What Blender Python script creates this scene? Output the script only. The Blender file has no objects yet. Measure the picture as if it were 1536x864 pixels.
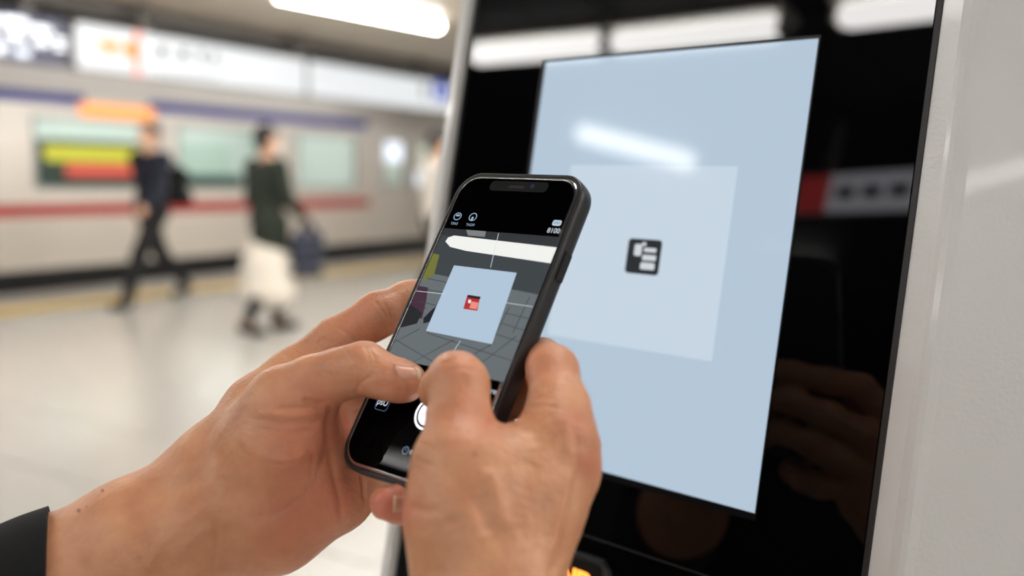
import bpy, bmesh, math, random
import numpy as np
from mathutils import Matrix, Vector
from mathutils.bvhtree import BVHTree

random.seed(7)
rng = np.random.default_rng(7)
scene = bpy.context.scene
col = scene.collection

# ------------------------------------------------------------------ camera
FPX = 1400.0                      # focal length for a 1536 px wide frame
CAM_H = 1.33
def ray(x, y):
    return np.array([(x - 768) / FPX, (432 - y) / FPX, -1.0])
_d1 = ray(1590, 278); _d1 /= np.linalg.norm(_d1)            # the platform runs this way
_up = np.cross(ray(1590, 278), ray(-796, 232)); _up /= np.linalg.norm(_up)
if _up[1] < 0: _up = -_up
RW = np.stack([_d1, np.cross(_up, _d1), _up])               # world = RW @ camera
CW = np.array([0.0, 0.0, CAM_H])
cam_data = bpy.data.cameras.new('camera')
cam_data.sensor_width = 36.0
cam_data.lens = 36.0 * FPX / 1536.0
cam_data.clip_start = 0.02
cam_data.clip_end = 200
cam_data.dof.use_dof = True
cam_data.dof.focus_distance = 0.425
cam_data.dof.aperture_fstop = 3.8
cam = bpy.data.objects.new('camera', cam_data)
cam.matrix_world = Matrix.Translation(Vector(CW)) @ Matrix(RW.tolist()).to_4x4()
col.objects.link(cam)
scene.camera = cam

# ------------------------------------------------------------------ world and exposure
world = bpy.data.worlds.new('world'); scene.world = world
world.use_nodes = True
world.node_tree.nodes['Background'].inputs[0].default_value = (0.9, 0.95, 1.0, 1)
world.node_tree.nodes['Background'].inputs[1].default_value = 0.35
scene.view_settings.view_transform = 'Standard'
scene.view_settings.look = 'None'
scene.view_settings.gamma = 1.0
scene.view_settings.use_curve_mapping = False
scene.view_settings.exposure = 0.28
TUBE = 24.0                       # radiance of the station's fluorescent tubes

# ------------------------------------------------------------------ helpers
def srgb(r, g, b):
    f = lambda c: ((c / 255) / 12.92) if c / 255 <= 0.04045 else (((c / 255) + 0.055) / 1.055) ** 2.4
    return (f(r), f(g), f(b), 1.0)

def mat(name, color, rough=0.5, metal=0.0, var=0.05, scale=20.0, bump=0.0, bscale=200.0, emit=None, estr=0.0, coat=0.0, spec=0.5):
    m = bpy.data.materials.new(name); m.use_nodes = True
    nt = m.node_tree; b = nt.nodes['Principled BSDF']
    b.inputs['Roughness'].default_value = rough
    b.inputs['Metallic'].default_value = metal
    b.inputs['Specular IOR Level'].default_value = spec
    b.inputs['Coat Weight'].default_value = coat
    tc = nt.nodes.new('ShaderNodeTexCoord')
    no = nt.nodes.new('ShaderNodeTexNoise'); no.inputs['Scale'].default_value = scale; no.inputs['Detail'].default_value = 4
    nt.links.new(tc.outputs['Object'], no.inputs['Vector'])
    mx = nt.nodes.new('ShaderNodeMix'); mx.data_type = 'RGBA'
    lo = tuple(c * (1 - var) for c in color[:3]) + (1,); hi = tuple(min(1, c * (1 + var)) for c in color[:3]) + (1,)
    mx.inputs['A'].default_value = lo; mx.inputs['B'].default_value = hi
    nt.links.new(no.outputs['Fac'], mx.inputs['Factor'])
    nt.links.new(mx.outputs['Result'], b.inputs['Base Color'])
    if bump:
        n2 = nt.nodes.new('ShaderNodeTexNoise'); n2.inputs['Scale'].default_value = bscale; n2.inputs['Detail'].default_value = 3
        nt.links.new(tc.outputs['Object'], n2.inputs['Vector'])
        bp = nt.nodes.new('ShaderNodeBump'); bp.inputs['Strength'].default_value = 1.0; bp.inputs['Distance'].default_value = bump
        nt.links.new(n2.outputs['Fac'], bp.inputs['Height']); nt.links.new(bp.outputs['Normal'], b.inputs['Normal'])
    if emit:
        b.inputs['Emission Color'].default_value = emit
        b.inputs['Emission Strength'].default_value = estr
    return m

def glass_mat(name, tint=(0.95, 0.97, 0.96, 1)):
    m = bpy.data.materials.new(name); m.use_nodes = True
    nt = m.node_tree; nt.nodes.remove(nt.nodes['Principled BSDF'])
    t = nt.nodes.new('ShaderNodeBsdfTransparent'); t.inputs[0].default_value = tint
    g = nt.nodes.new('ShaderNodeBsdfGlossy'); g.inputs['Roughness'].default_value = 0.03
    lw = nt.nodes.new('ShaderNodeLayerWeight')
    pw = nt.nodes.new('ShaderNodeMath'); pw.operation = 'POWER'; pw.inputs[1].default_value = 5.0
    nt.links.new(lw.outputs['Facing'], pw.inputs[0])
    fr = nt.nodes.new('ShaderNodeMath'); fr.operation = 'MULTIPLY_ADD'; fr.inputs[1].default_value = .9; fr.inputs[2].default_value = .04
    nt.links.new(pw.outputs[0], fr.inputs[0])
    mx = nt.nodes.new('ShaderNodeMixShader')
    nt.links.new(fr.outputs[0], mx.inputs[0]); nt.links.new(t.outputs[0], mx.inputs[1]); nt.links.new(g.outputs[0], mx.inputs[2])
    nt.links.new(mx.outputs[0], nt.nodes['Material Output'].inputs[0])
    return m

def link(name, me, m=None, parent=None):
    o = bpy.data.objects.new(name, me); col.objects.link(o)
    if m is not None and not me.materials: me.materials.append(m)
    if parent is not None: o.parent = parent
    return o

def tag(o, label=None, cat=None, group=None, kind=None):
    if label: o['label'] = label
    if cat: o['category'] = cat
    if group: o['group'] = group
    if kind: o['kind'] = kind
    return o

def empty(name, M=None, loc=None, rz=0.0):
    o = bpy.data.objects.new(name, None); col.objects.link(o)
    o.empty_display_size = 0.05
    if M is not None: o.matrix_world = M
    elif loc is not None: o.location = loc; o.rotation_euler = (0, 0, rz)
    return o

def mesh_py(name, v, f, smooth=False):
    me = bpy.data.meshes.new(name); me.from_pydata([tuple(map(float, p)) for p in v], [], f)
    me.update()
    if smooth: me.polygons.foreach_set('use_smooth', [True] * len(me.polygons))
    return me

class MB:
    """collects simple solids into one mesh"""
    def __init__(s): s.v = []; s.f = []
    def box(s, x0, x1, y0, y1, z0, z1):
        n = len(s.v)
        s.v += [(x, y, z) for x in (x0, x1) for y in (y0, y1) for z in (z0, z1)]
        s.f += [tuple(n + i for i in q) for q in ((0, 1, 3, 2), (4, 6, 7, 5), (0, 4, 5, 1), (2, 3, 7, 6), (0, 2, 6, 4), (1, 5, 7, 3))]
        return s
    def prism(s, pts, a, b, axis=2):
        """pts 2-D outline (counter-clockwise) extruded from a to b along axis (2: xy outline, 1: xz outline, 0: yz outline)"""
        n = len(s.v); k = len(pts)
        def P(p, t):
            return (p[0], p[1], t) if axis == 2 else ((p[0], t, p[1]) if axis == 1 else (t, p[0], p[1]))
        s.v += [P(p, a) for p in pts] + [P(p, b) for p in pts]
        s.f.append(tuple(n + i for i in range(k))[::-1]); s.f.append(tuple(n + k + i for i in range(k)))
        for i in range(k):
            j = (i + 1) % k; s.f.append((n + i, n + j, n + k + j, n + k + i))
        return s
    def rings(s, rings, cap0=True, cap1=True):
        n = len(s.v); k = len(rings[0])
        for r in rings: s.v += [tuple(p) for p in r]
        for a in range(len(rings) - 1):
            for i in range(k):
                j = (i + 1) % k
                s.f.append((n + a * k + i, n + a * k + j, n + (a + 1) * k + j, n + (a + 1) * k + i))
        if cap0: s.f.append(tuple(n + i for i in range(k))[::-1])
        if cap1: s.f.append(tuple(n + (len(rings) - 1) * k + i for i in range(k)))
        return s
    def build(s, name, m, parent=None, bevel=0.0, segs=2, smooth=False):
        me = mesh_py(name, s.v, s.f)
        bm = bmesh.new(); bm.from_mesh(me)
        bmesh.ops.recalc_face_normals(bm, faces=bm.faces)
        if bevel:
            bmesh.ops.bevel(bm, geom=[e for e in bm.edges if e.calc_face_angle(0) > 0.5], offset=bevel, segments=segs, affect='EDGES', profile=0.7)
        bm.to_mesh(me); bm.free()
        if smooth: me.shade_smooth() if hasattr(me, 'shade_smooth') else None
        return link(name, me, m, parent)

def box(name, m, x0, x1, y0, y1, z0, z1, parent=None, bevel=0.0):
    return MB().box(x0, x1, y0, y1, z0, z1).build(name, m, parent, bevel)

def rrect(w, h, r, n=8, cx=0.0, cy=0.0):
    pts = []
    for sx, sy, a0 in ((1, 1, 0), (-1, 1, 90), (-1, -1, 180), (1, -1, 270)):
        for i in range(n + 1):
            a = math.radians(a0 + 90 * i / n)
            pts.append((cx + sx * (w / 2 - r) + r * math.cos(a), cy + sy * (h / 2 - r) + r * math.sin(a)))
    return pts

def text_mesh(name, s, size, m, parent, M, extrude=0.0, bold=0.0, mirror=False):
    cu = bpy.data.curves.new(name, 'FONT'); cu.body = s; cu.size = size; cu.extrude = extrude; cu.offset = bold
    cu.align_x = 'CENTER'; cu.align_y = 'CENTER'
    t = bpy.data.objects.new(name, cu); col.objects.link(t)
    dg = bpy.context.evaluated_depsgraph_get()
    me = bpy.data.meshes.new_from_object(t.evaluated_get(dg))
    bpy.data.objects.remove(t)
    if mirror:
        for v in me.vertices: v.co.x *= -1
        me.flip_normals()
    o = link(name, me, m, parent)
    o.matrix_parent_inverse = Matrix.Identity(4); o.matrix_local = M
    return o

# ---- signed-distance modelling: limbs as tapered capsules, joined smoothly, skinned with surface nets
def seg_dist(P, a, b):
    ab = b - a; L = max(float(ab @ ab), 1e-12)
    t = np.clip(((P - a) @ ab) / L, 0, 1)
    return np.linalg.norm(P - a - t[..., None] * ab, axis=-1), t

class Sdf:
    def __init__(s): s.groups = []
    def group(s, k=0.006, join=0.004):
        g = {'k': k, 'join': join, 'p': []}; s.groups.append(g); return g['p']
    def mesh(s, name, h, inflate=0.0):
        lo = np.full(3, 1e9); hi = np.full(3, -1e9)
        for g in s.groups:
            for (a, b, ra, rb, fl) in g['p']:
                R = max(ra, rb)
                lo = np.minimum(lo, np.minimum(a, b) - R); hi = np.maximum(hi, np.maximum(a, b) + R)
        lo -= 4 * h + inflate + 0.003; hi += 4 * h + inflate + 0.003
        n = np.ceil((hi - lo) / h).astype(int) + 1
        vol = np.full(n, 0.05, np.float32)
        ax = [lo[i] + h * np.arange(n[i]) for i in range(3)]
        for g in s.groups:
            gv = np.full(n, 0.05, np.float32)
            for (a, b, ra, rb, fl) in g['p']:
                R = max(ra, rb) + max(g['k'], g['join']) + 3 * h + inflate + 0.002
                i0 = np.maximum(((np.minimum(a, b) - R - lo) / h).astype(int), 0)
                i1 = np.minimum(((np.maximum(a, b) + R - lo) / h).astype(int) + 2, n)
                X, Y, Z = np.meshgrid(*[ax[i][i0[i]:i1[i]] for i in range(3)], indexing='ij')
                P = np.stack([X, Y, Z], -1)
                if fl is not None:
                    u, sc = fl
                    c = (a + b) / 2
                    P = P + (((P - c) @ u) * (1 / sc - 1))[..., None] * u
                    au = a + ((a - c) @ u) * (1 / sc - 1) * u; bu = b + ((b - c) @ u) * (1 / sc - 1) * u
                    d, t = seg_dist(P, au, bu); d = (d - (ra + (rb - ra) * t)) * (0.5 + 0.5 * sc)
                else:
                    d, t = seg_dist(P, a, b); d = d - (ra + (rb - ra) * t)
                sl = tuple(slice(i0[i], i1[i]) for i in range(3))
                o = gv[sl]; k = g['k']
                hh = np.clip(0.5 + 0.5 * (o - d) / k, 0, 1)
                gv[sl] = o * (1 - hh) + d * hh - k * hh * (1 - hh)
            k = g['join']
            hh = np.clip(0.5 + 0.5 * (vol - gv) / k, 0, 1)
            vol = (vol * (1 - hh) + gv * hh - k * hh * (1 - hh)).astype(np.float32)
        vol -= inflate
        return surface_nets(name, vol, lo, h)

def surface_nets(name, vol, lo, h):
    s = vol < 0
    c = [(i, j, k) for i in (0, 1) for j in (0, 1) for k in (0, 1)]
    nx, ny, nz = vol.shape
    cnt = sum(s[i:nx - 1 + i, j:ny - 1 + j, k:nz - 1 + k].astype(np.int8) for i, j, k in c)
    act = np.argwhere((cnt > 0) & (cnt < 8))
    idx = np.full((nx - 1, ny - 1, nz - 1), -1, np.int32); idx[tuple(act.T)] = np.arange(len(act))
    vals = np.stack([vol[act[:, 0] + i, act[:, 1] + j, act[:, 2] + k] for i, j, k in c], 1)
    pos = np.zeros((len(act), 3)); m = np.zeros(len(act)); cc = np.array(c, float)
    for a in range(8):
        for b in range(a + 1, 8):
            if np.abs(cc[a] - cc[b]).sum() != 1: continue
            va, vb = vals[:, a], vals[:, b]; x = (va < 0) != (vb < 0)
            t = np.where(x, va / np.where(x, va - vb, 1), 0)
            pos += np.where(x[:, None], cc[a] + t[:, None] * (cc[b] - cc[a]), 0); m += x
    V = lo + h * (act + pos / m[:, None])
    F = []
    for axis in range(3):
        a = [slice(None)] * 3; b = [slice(None)] * 3
        a[axis] = slice(0, -1); b[axis] = slice(1, None)
        sa = s[tuple(a)]; sb = s[tuple(b)]
        e = np.argwhere(sa != sb); fl = sa[tuple(e.T)]
        o1, o2 = [(1, 2), (2, 0), (0, 1)][axis]
        q = []
        for d1, d2 in ((-1, -1), (0, -1), (0, 0), (-1, 0)):
            t = e.copy(); t[:, o1] += d1; t[:, o2] += d2
            q.append(idx[tuple(t.T)])
        q = np.stack(q, 1); q[~fl] = q[~fl][:, ::-1]
        F.append(q)
    F = np.concatenate(F)
    me = bpy.data.meshes.new(name)
    me.vertices.add(len(V)); me.vertices.foreach_set('co', V.astype(np.float32).ravel())
    me.loops.add(F.size); me.loops.foreach_set('vertex_index', F.astype(np.int32).ravel())
    me.polygons.add(len(F)); me.polygons.foreach_set('loop_start', np.arange(0, F.size, 4, dtype=np.int32))
    me.polygons.foreach_set('loop_total', np.full(len(F), 4, np.int32))
    me.update(calc_edges=True); me.validate()
    me.polygons.foreach_set('use_smooth', np.ones(len(me.polygons), bool))
    return me

def subdivide(me, levels=1, smooth=0):
    o = bpy.data.objects.new('tmp', me); col.objects.link(o)
    if smooth:
        md = o.modifiers.new('s', 'SMOOTH'); md.iterations = smooth; md.factor = 0.5
    if levels:
        md = o.modifiers.new('d', 'SUBSURF'); md.levels = levels; md.render_levels = levels
    dg = bpy.context.evaluated_depsgraph_get()
    out = bpy.data.meshes.new_from_object(o.evaluated_get(dg))
    bpy.data.objects.remove(o)
    out.polygons.foreach_set('use_smooth', np.ones(len(out.polygons), bool))
    return out

def coords(me):
    a = np.empty(len(me.vertices) * 3, np.float32); me.vertices.foreach_get('co', a); return a.reshape(-1, 3).astype(float)
def vnormals(me):
    a = np.empty(len(me.vertices) * 3, np.float32); me.vertices.foreach_get('normal', a); return a.reshape(-1, 3).astype(float)

def to_world(p): return CW + RW @ np.asarray(p, float)
def on_floor(x, y, z=0.0):
    r = RW @ ray(x, y); return CW + r * (z - CAM_H) / r[2]
def on_y(x, y, yy):
    r = RW @ ray(x, y); return CW + r * yy / r[1]

# ------------------------------------------------------------------ materials
M = {}
M['tile'] = mat('floor_tile_stone', srgb(190, 187, 181), 0.22, var=0.05, scale=9, bump=0.0002, bscale=60)
M['joint'] = mat('floor_joint', srgb(120, 116, 110), 0.6)
M['tactile'] = mat('tactile_yellow', srgb(222, 190, 105), 0.5)
M['edge'] = mat('platform_edge_stone', srgb(190, 187, 182), 0.5)
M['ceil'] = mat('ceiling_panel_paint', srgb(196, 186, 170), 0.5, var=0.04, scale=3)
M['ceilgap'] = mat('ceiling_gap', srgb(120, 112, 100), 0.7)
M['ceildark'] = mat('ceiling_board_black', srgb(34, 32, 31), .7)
M['dark'] = mat('dark_beam', srgb(38, 36, 35), 0.7)
M['beam'] = mat('grey_beam', srgb(92, 88, 84), 0.6)
M['wall'] = mat('tunnel_wall', srgb(110, 108, 104), 0.7)
M['backwall'] = mat('station_wall_paint', srgb(104, 102, 100), 0.6)
M['fixture'] = mat('fixture_white', srgb(210, 208, 200), 0.4)
M['tube'] = mat('tube_light', (0.9, 0.9, 0.9, 1), 0.4, emit=(1.0, 0.98, 0.95, 1), estr=TUBE)
M['steel'] = mat('train_steel', srgb(218, 210, 200), 0.38, metal=0.2, var=0.03, scale=2)
M['blue'] = mat('stripe_blue', srgb(32, 42, 140), 0.4)
M['red'] = mat('stripe_red', srgb(172, 44, 42), 0.4)
M['rubber'] = mat('underframe_black', srgb(22, 20, 19), 0.7)
M['pane'] = glass_mat('window_pane')
M['greeninside'] = mat('car_interior_wall', srgb(224, 229, 225), 0.6)
M['blind'] = mat('window_blind', srgb(205, 218, 210), .6)
M['reflback'] = mat('reflection_backing_green', srgb(56, 74, 66), .5)  # dark backing added behind the painted window reflections
M['seat'] = mat('car_seat_fabric', srgb(52, 84, 78), 0.9)
M['carlamp'] = mat('car_lamp', (.9, .9, .9, 1), .4, emit=(0.94, 1.0, 0.96, 1), estr=9.0)
M['led'] = mat('led_orange', (.3, .1, .02, 1), .4, emit=(1.0, 0.36, 0.09, 1), estr=1.05)
M['reflyellow'] = mat('reflection_yellow', (.3, .28, .03, 1), .4, emit=(0.80, 0.72, 0.06, 1), estr=.62)  # yellow and red: sign reflections on the train window, painted as glow
M['reflred'] = mat('reflection_red', (.3, .04, .03, 1), .4, emit=(0.95, 0.14, 0.10, 1), estr=.7)
M['screenblue'] = mat('lit_screen_blue', (.6, .6, .7, 1), .4, emit=(0.85, 0.88, 1.0, 1), estr=1.1)
M['signwhite'] = mat('sign_lit_white', (.15, .15, .15, 1), .3, emit=(0.93, 0.97, 1.0, 1), estr=.63)
M['signfill'] = mat('sign_back_fill', (.15, .15, .15, 1), .3, emit=(0.95, 0.97, 1.0, 1), estr=2.4)  # added glow on the sign backs to brighten the train
M['signframe'] = mat('sign_frame_grey', srgb(150, 150, 150), 0.4)
M['signnavy'] = mat('sign_navy', srgb(28, 30, 58), 0.35, emit=(0.02, 0.022, 0.06, 1), estr=0.5)
M['signtext'] = mat('sign_text_white', (.8, .8, .8, 1), .4, emit=(0.8, 0.88, 1.0, 1), estr=1.0)
M['signorange'] = mat('sign_orange', srgb(238, 120, 20), .4, emit=(1.0, 0.26, 0.01, 1), estr=0.5)
M['signred'] = mat('sign_red', srgb(235, 90, 70), .4, emit=(0.95, 0.25, 0.16, 1), estr=0.4)
M['signdark'] = mat('sign_dark_print', srgb(70, 76, 84), .5)
M['signblue'] = mat('sign_blue_print', srgb(60, 80, 170), .5, emit=(0.1, 0.16, 0.6, 1), estr=0.4)
M['redlit'] = mat('sign_lit_red', (.5, .05, .05, 1), .4, emit=(0.9, 0.04, 0.04, 1), estr=1.8)
M['greylit'] = mat('sign_lit_grey', (.5, .5, .5, 1), .4, emit=(0.85, 0.85, 0.95, 1), estr=2.6)

# ------------------------------------------------------------------ floor
floor = box('floor', M['joint'], -9, 24, -7, 9.27, -0.30, -0.004)
tag(floor, kind='structure', label='pale polished stone tile floor of the platform', cat='floor')
T = 0.6
def proj(p):
    c = RW.T @ (np.asarray(p, float) - CW)
    if c[2] > -0.05: return None
    return 768 + FPX * c[0] / -c[2], 432 - FPX * c[1] / -c[2]
tile_me = MB().box(-T / 2 + .004, T / 2 - .004, -T / 2 + .004, T / 2 - .004, -0.02, 0.0).build('tile', M['tile'], None)
me = tile_me.data; bpy.data.objects.remove(tile_me)
rest = MB(); seen = []
for i in range(-15, 40):
    for j in range(-11, 14):
        x = (i + .5) * T; y = 0.15 + (j + .5) * T
        if y + T / 2 > 8.06: continue
        p = proj((x, y, 0))
        near = x * x + y * y
        if p and -60 < p[0] < 760 and 200 < p[1] < 930 and x < 15: seen.append((near, x, y))
        else: rest.box(x - T / 2 + .004, x + T / 2 - .004, y - T / 2 + .004, y + T / 2 - .004, -.02, 0)
seen.sort()
for n, (d, x, y) in enumerate(seen):
    if n < 290:
        o = link('tile', me, None, floor); o.location = (x, y, 0)
    else:
        rest.box(x - T / 2 + .004, x + T / 2 - .004, y - T / 2 + .004, y + T / 2 - .004, -.02, 0)
tag(rest.build('tile_field', M['tile'], floor), kind='stuff')
# tactile warning strip and the stone edge beyond it
strip = box('trim_1', M['joint'], -9, 24, 8.06, 8.46, -0.03, -0.003)
tag(strip, kind='structure', label='yellow tactile warning strip along the platform edge', cat='tactile strip')
tb = MB().box(-.196, .196, -.196, .196, -.02, .002)
for a in range(5):
    for b in range(5):
        cx, cy = -.16 + a * .08, -.16 + b * .08
        tb.prism([(cx + .016 * math.cos(t * math.pi / 3), cy + .016 * math.sin(t * math.pi / 3)) for t in range(6)], .002, .006)
tbo = tb.build('tactile_block', M['tactile'], strip); tbo.location = (0, 8.26, 0)
for i in range(-9, 45):
    if i:
        o = link('tactile_block', tbo.data, None, strip); o.location = (i * .4, 8.26, 0)
edge = box('trim_2', M['joint'], -9, 24, 8.46, 9.26, -0.6, -0.004)
tag(edge, kind='structure', label='grey stone coping at the edge of the platform', cat='platform edge')
slab = MB().box(-.595, .595, 8.464, 9.262, -.05, 0.0).build('edge_slab', M['edge'], edge)
for i in range(-6, 19):
    if i:
        o = link('edge_slab', slab.data, None, edge); o.location = (i * 1.2, 0, 0)
tag(box('wall_tunnel', M['wall'], -14, 30, 13.0, 13.2, -1.2, 4.2), kind='structure', label='grey tunnel wall behind the train', cat='wall')
tag(box('floor_trackbed', M['rubber'], -14, 30, 9.27, 13.0, -1.3, -1.2), kind='structure', label='dark track bed below the platform', cat='track bed')
tag(box('wall_back', M['ceildark'], -9.2, -9.0, -7, 9.2, 0, 2.95), kind='structure', label='dark end wall of the platform', cat='wall')
tag(box('wall_far', M['wall'], 24, 24.2, -7.2, 8.2, 0, 2.95), kind='structure', label='grey wall at the far end of the platform', cat='wall')
tag(box('wall_near', M['backwall'], -9, 24, -7.2, -7.0, 0, 2.95), kind='structure', label='dark wall at the rear of the platform', cat='wall')

# ------------------------------------------------------------------ ceiling
CZ = 2.95
ceiling = box('ceiling', M['ceilgap'], -9.2, 24, -7.2, 8.2, CZ + 0.02, CZ + 0.2)
tag(ceiling, kind='structure', label='beige ceiling of long metal boards', cat='ceiling')
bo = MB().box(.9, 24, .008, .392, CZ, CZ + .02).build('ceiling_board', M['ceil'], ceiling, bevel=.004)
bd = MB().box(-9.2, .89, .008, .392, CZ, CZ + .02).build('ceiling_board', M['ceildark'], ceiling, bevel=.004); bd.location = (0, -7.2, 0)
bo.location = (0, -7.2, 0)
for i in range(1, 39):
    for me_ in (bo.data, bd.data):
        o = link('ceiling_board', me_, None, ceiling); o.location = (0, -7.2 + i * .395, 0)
tag(box('trim_3', M['beam'], -9.2, 24, 8.2, 8.34, 2.80, 3.6), kind='structure', label='dark grey beam along the edge of the ceiling', cat='beam')
tag(box('ceiling_tunnel', M['dark'], -14, 30, 8.34, 13.2, 3.55, 3.7), kind='structure', label='black tunnel ceiling over the train', cat='ceiling')

# ------------------------------------------------------------------ lamps: housing with a round tube
def lamp(x, y, L, along, label, group=None, rz=0.0, w=.11):
    t = empty('ceiling_lamp', loc=(x, y, CZ), rz=(0 if along == 'x' else math.pi / 2) + rz)
    tag(t, label, 'lamp', group)
    MB().prism([(-w * .75, 0), (-w * .62, -.035), (w * .62, -.035), (w * .75, 0)], -L / 2 - .03, L / 2 + .03, axis=0).build('housing', M['fixture'], t)
    n = 14; r = w / 2
    rg = []
    for xx, rr in [(-L / 2, r * .25), (-L / 2 + .008, r * .8), (-L / 2 + .03, r), (L / 2 - .03, r), (L / 2 - .008, r * .8), (L / 2, r * .25)]:
        rg.append([(xx, rr * math.cos(a * 2 * math.pi / n), -.075 + rr * .8 * math.sin(a * 2 * math.pi / n)) for a in range(n)])
    MB().rings(rg).build('tube', M['tube'], t, smooth=True)
    for s in (-1, 1):
        box('end_cap', M['fixture'], s * (L / 2 + .012) - .012, s * (L / 2 + .012) + .012, -r * .6, r * .6, -.11, -.033, t)
    return t
def lamp_between(a, c, label, group):
    d = (c[0] - a[0], c[1] - a[1]); L = math.hypot(*d)
    return lamp((a[0] + c[0]) / 2, (a[1] + c[1]) / 2, L, 'x', label, group, rz=math.atan2(d[1], d[0]))
e0 = on_floor(658, 40, CZ - .075); e1 = on_floor(415, -8, CZ - .075)
lamp_between(e1, e0, 'bright tube lamp on the ceiling above the white sign with the blue symbol', 'tube lamps above the platform')
for xx, lb in ((4.0, 'ceiling tube lamp above the navy hanging sign'), (.9, 'ceiling tube lamp over the platform left of the navy hanging sign')):
    lamp(xx, 6.35, 2.5, 'x', lb, 'tube lamps above the platform')
CR = 'tube lamps across the platform'
lamp_between((-1.323, 3.536), (-1.485, 2.80), 'tube lamp mirrored at the top left corner of the black glass', CR)
lamp_between((-1.497, 2.74), (-1.638, 1.993), 'tube lamp mirrored just above the lit blue display', CR)
lamp_between((-1.66, 1.754), (-1.78, .95), 'tube lamp mirrored at the top right of the black glass', CR)
lamp_between((-2.224, 3.752), (-2.757, 3.346), 'slanted tube lamp mirrored across the lit display above the card', CR)
lamp_between((-4.67, 4.30), (-4.78, 3.75), 'tube lamp mirrored in the glass right of the card below the red and white sign', CR)
for yy, rowname in ((.2, 'in the row over the ticket machine'), (-1.9, 'in the row behind the ticket machine'), (-4.6, 'in the rearmost row by the dark wall'), (2.5, 'over the middle of the platform'), (4.4, 'between the middle row and the platform edge')):  # rows out of view, added to brighten the platform and hands
    for xx in (-6.5, -3.6, 1.6, 4.5, 7.4, 10.3):
        if yy > 1 and xx < 2: continue
        lamp(xx, yy, 2.4, 'x', 'added unseen ceiling tube lamp ' + rowname, 'added tube lamps ' + rowname)

# ------------------------------------------------------------------ hanging signs parallel to the train
SY = 8.0
def sp(x, y): p = on_y(x, y, SY); return p[0], p[2]
sx0, sz1 = sp(106, 34); _, sz0 = sp(106, 104); sx1, _ = sp(456, 100); sx2, _ = sp(697, 130)
sz1 = 2.665; sz0 = 2.225
def lightbox(x0, x1, label):
    t = empty('hanging_sign', loc=((x0 + x1) / 2, SY, sz0)); tag(t, label, 'sign', 'lit signs above the platform edge')
    hw = (x1 - x0) / 2; hh = sz1 - sz0
    rg = [[(p[0], yy, p[1] + hh / 2) for p in rrect(2 * hw - ins, hh - ins, .05)] for ins, yy in ((.01, .12), (0, .10), (0, -.03), (.012, -.045))]
    MB().rings(rg).build('frame', M['signframe'], t)
    MB().prism(rrect(2 * hw - .03, hh - .03, .045, cy=hh / 2), -.052, -.046, axis=1).build('light_or_fill_panel', M['signwhite'], t)
    MB().prism(rrect(2 * hw - .03, hh - .03, .045, cy=hh / 2), .12, .124, axis=1).build('light_or_fill_panel', M['signfill'], t)  # glowing back face added to light the train's upper side
    return t, hw, hh
sA, hA, hhA = lightbox(sx0, sx1 - .02, 'long white lit hanging sign with orange arrows')
sB, hB, hhB = lightbox(sx1 + .02, sx2 + .05, 'long white lit hanging sign with a blue square symbol')
def flat(name, pts, m, parent, y=-.056, th=.004):
    return MB().prism(pts, y, y + th, axis=1).build(name, m, parent)
def sl(s, px, py):               # sign-local x, z of a point seen at px, py
    p = on_y(px, py, SY - .055); return p[0] - s.location.x, p[2] - s.location.z
def spoly(s, name, pts, m): return flat(name, [sl(s, *p) for p in pts][::-1], m, s)
spoly(sA, 'arrow', [(146, 58), (182, 63), (164, 86)], M['signorange'])
spoly(sA, 'arrow', [(206, 54), (206, 98), (180, 73)], M['signorange'])
spoly(sA, 'arrow_shaft', [(136, 60), (156, 65), (156, 69), (136, 64)], M['signorange'])
spoly(sA, 'arrow_shaft', [(174, 68), (194, 70), (194, 74), (174, 72)], M['signorange'])
spoly(sA, 'divider_line', [(203, 47), (210, 48), (210, 114), (203, 113)], M['signred'])
for cx, cy, w, h in ((243, 77, 13, 17), (275, 81, 12, 17), (302, 83, 9, 15), (322, 87, 8, 14)):
    spoly(sA, 'print_mark', [(cx - w / 2, cy - h / 2), (cx + w / 2, cy - h / 2 + 1), (cx + w / 2, cy + h / 2), (cx - w / 2, cy + h / 2)], M['signdark'])
for k in range(7):
    cx = 240 + k * 13; spoly(sA, 'print_mark', [(cx, 107 + k * 1.2), (cx + 8, 108 + k * 1.2), (cx + 8, 111 + k * 1.2), (cx, 110 + k * 1.2)], M['signdark'])
spoly(sB, 'symbol', [(650, 121), (674, 125), (674, 152), (650, 148)], M['signblue'])
spoly(sB, 'symbol_window', [(656, 130), (668, 132), (668, 138), (656, 136)], M['signwhite']).location.y = -.003
spoly(sB, 'print_mark', [(634, 126), (639, 127), (639, 145), (634, 144)], M['signdark'])
# navy sign
nx0 = sx0 - 1.75; tN = empty('hanging_sign', loc=((nx0 + sx0) / 2 - .03, SY + .02, sz0 + .01)); tag(tN, 'dark navy hanging sign with white lettering', 'sign')
hN = (sx0 - nx0) / 2 - .03
MB().box(-hN, hN, -.03, .10, 0, .43).build('frame', M['signnavy'], tN, bevel=.01)
for cx, cz, w, h in ((.12, .27, .2, .2), (.36, .28, .24, .2), (.60, .25, .2, .17), (.78, .2, .14, .1), (.2, .09, .2, .07), (.42, .08, .16, .06), (-.2, .27, .2, .2), (-.5, .27, .2, .2)):
    flat('lettering', rrect(w, .32 * h, .014, 3, cx, cz + h * .3), M['signtext'], tN, -.036)
    flat('lettering', rrect(w * .3, h, .014, 3, cx, cz), M['signtext'], tN, -.0365)
    flat('lettering', rrect(w * .8, .25 * h, .010, 3, cx, cz - h * .3), M['signtext'], tN, -.036)
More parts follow.
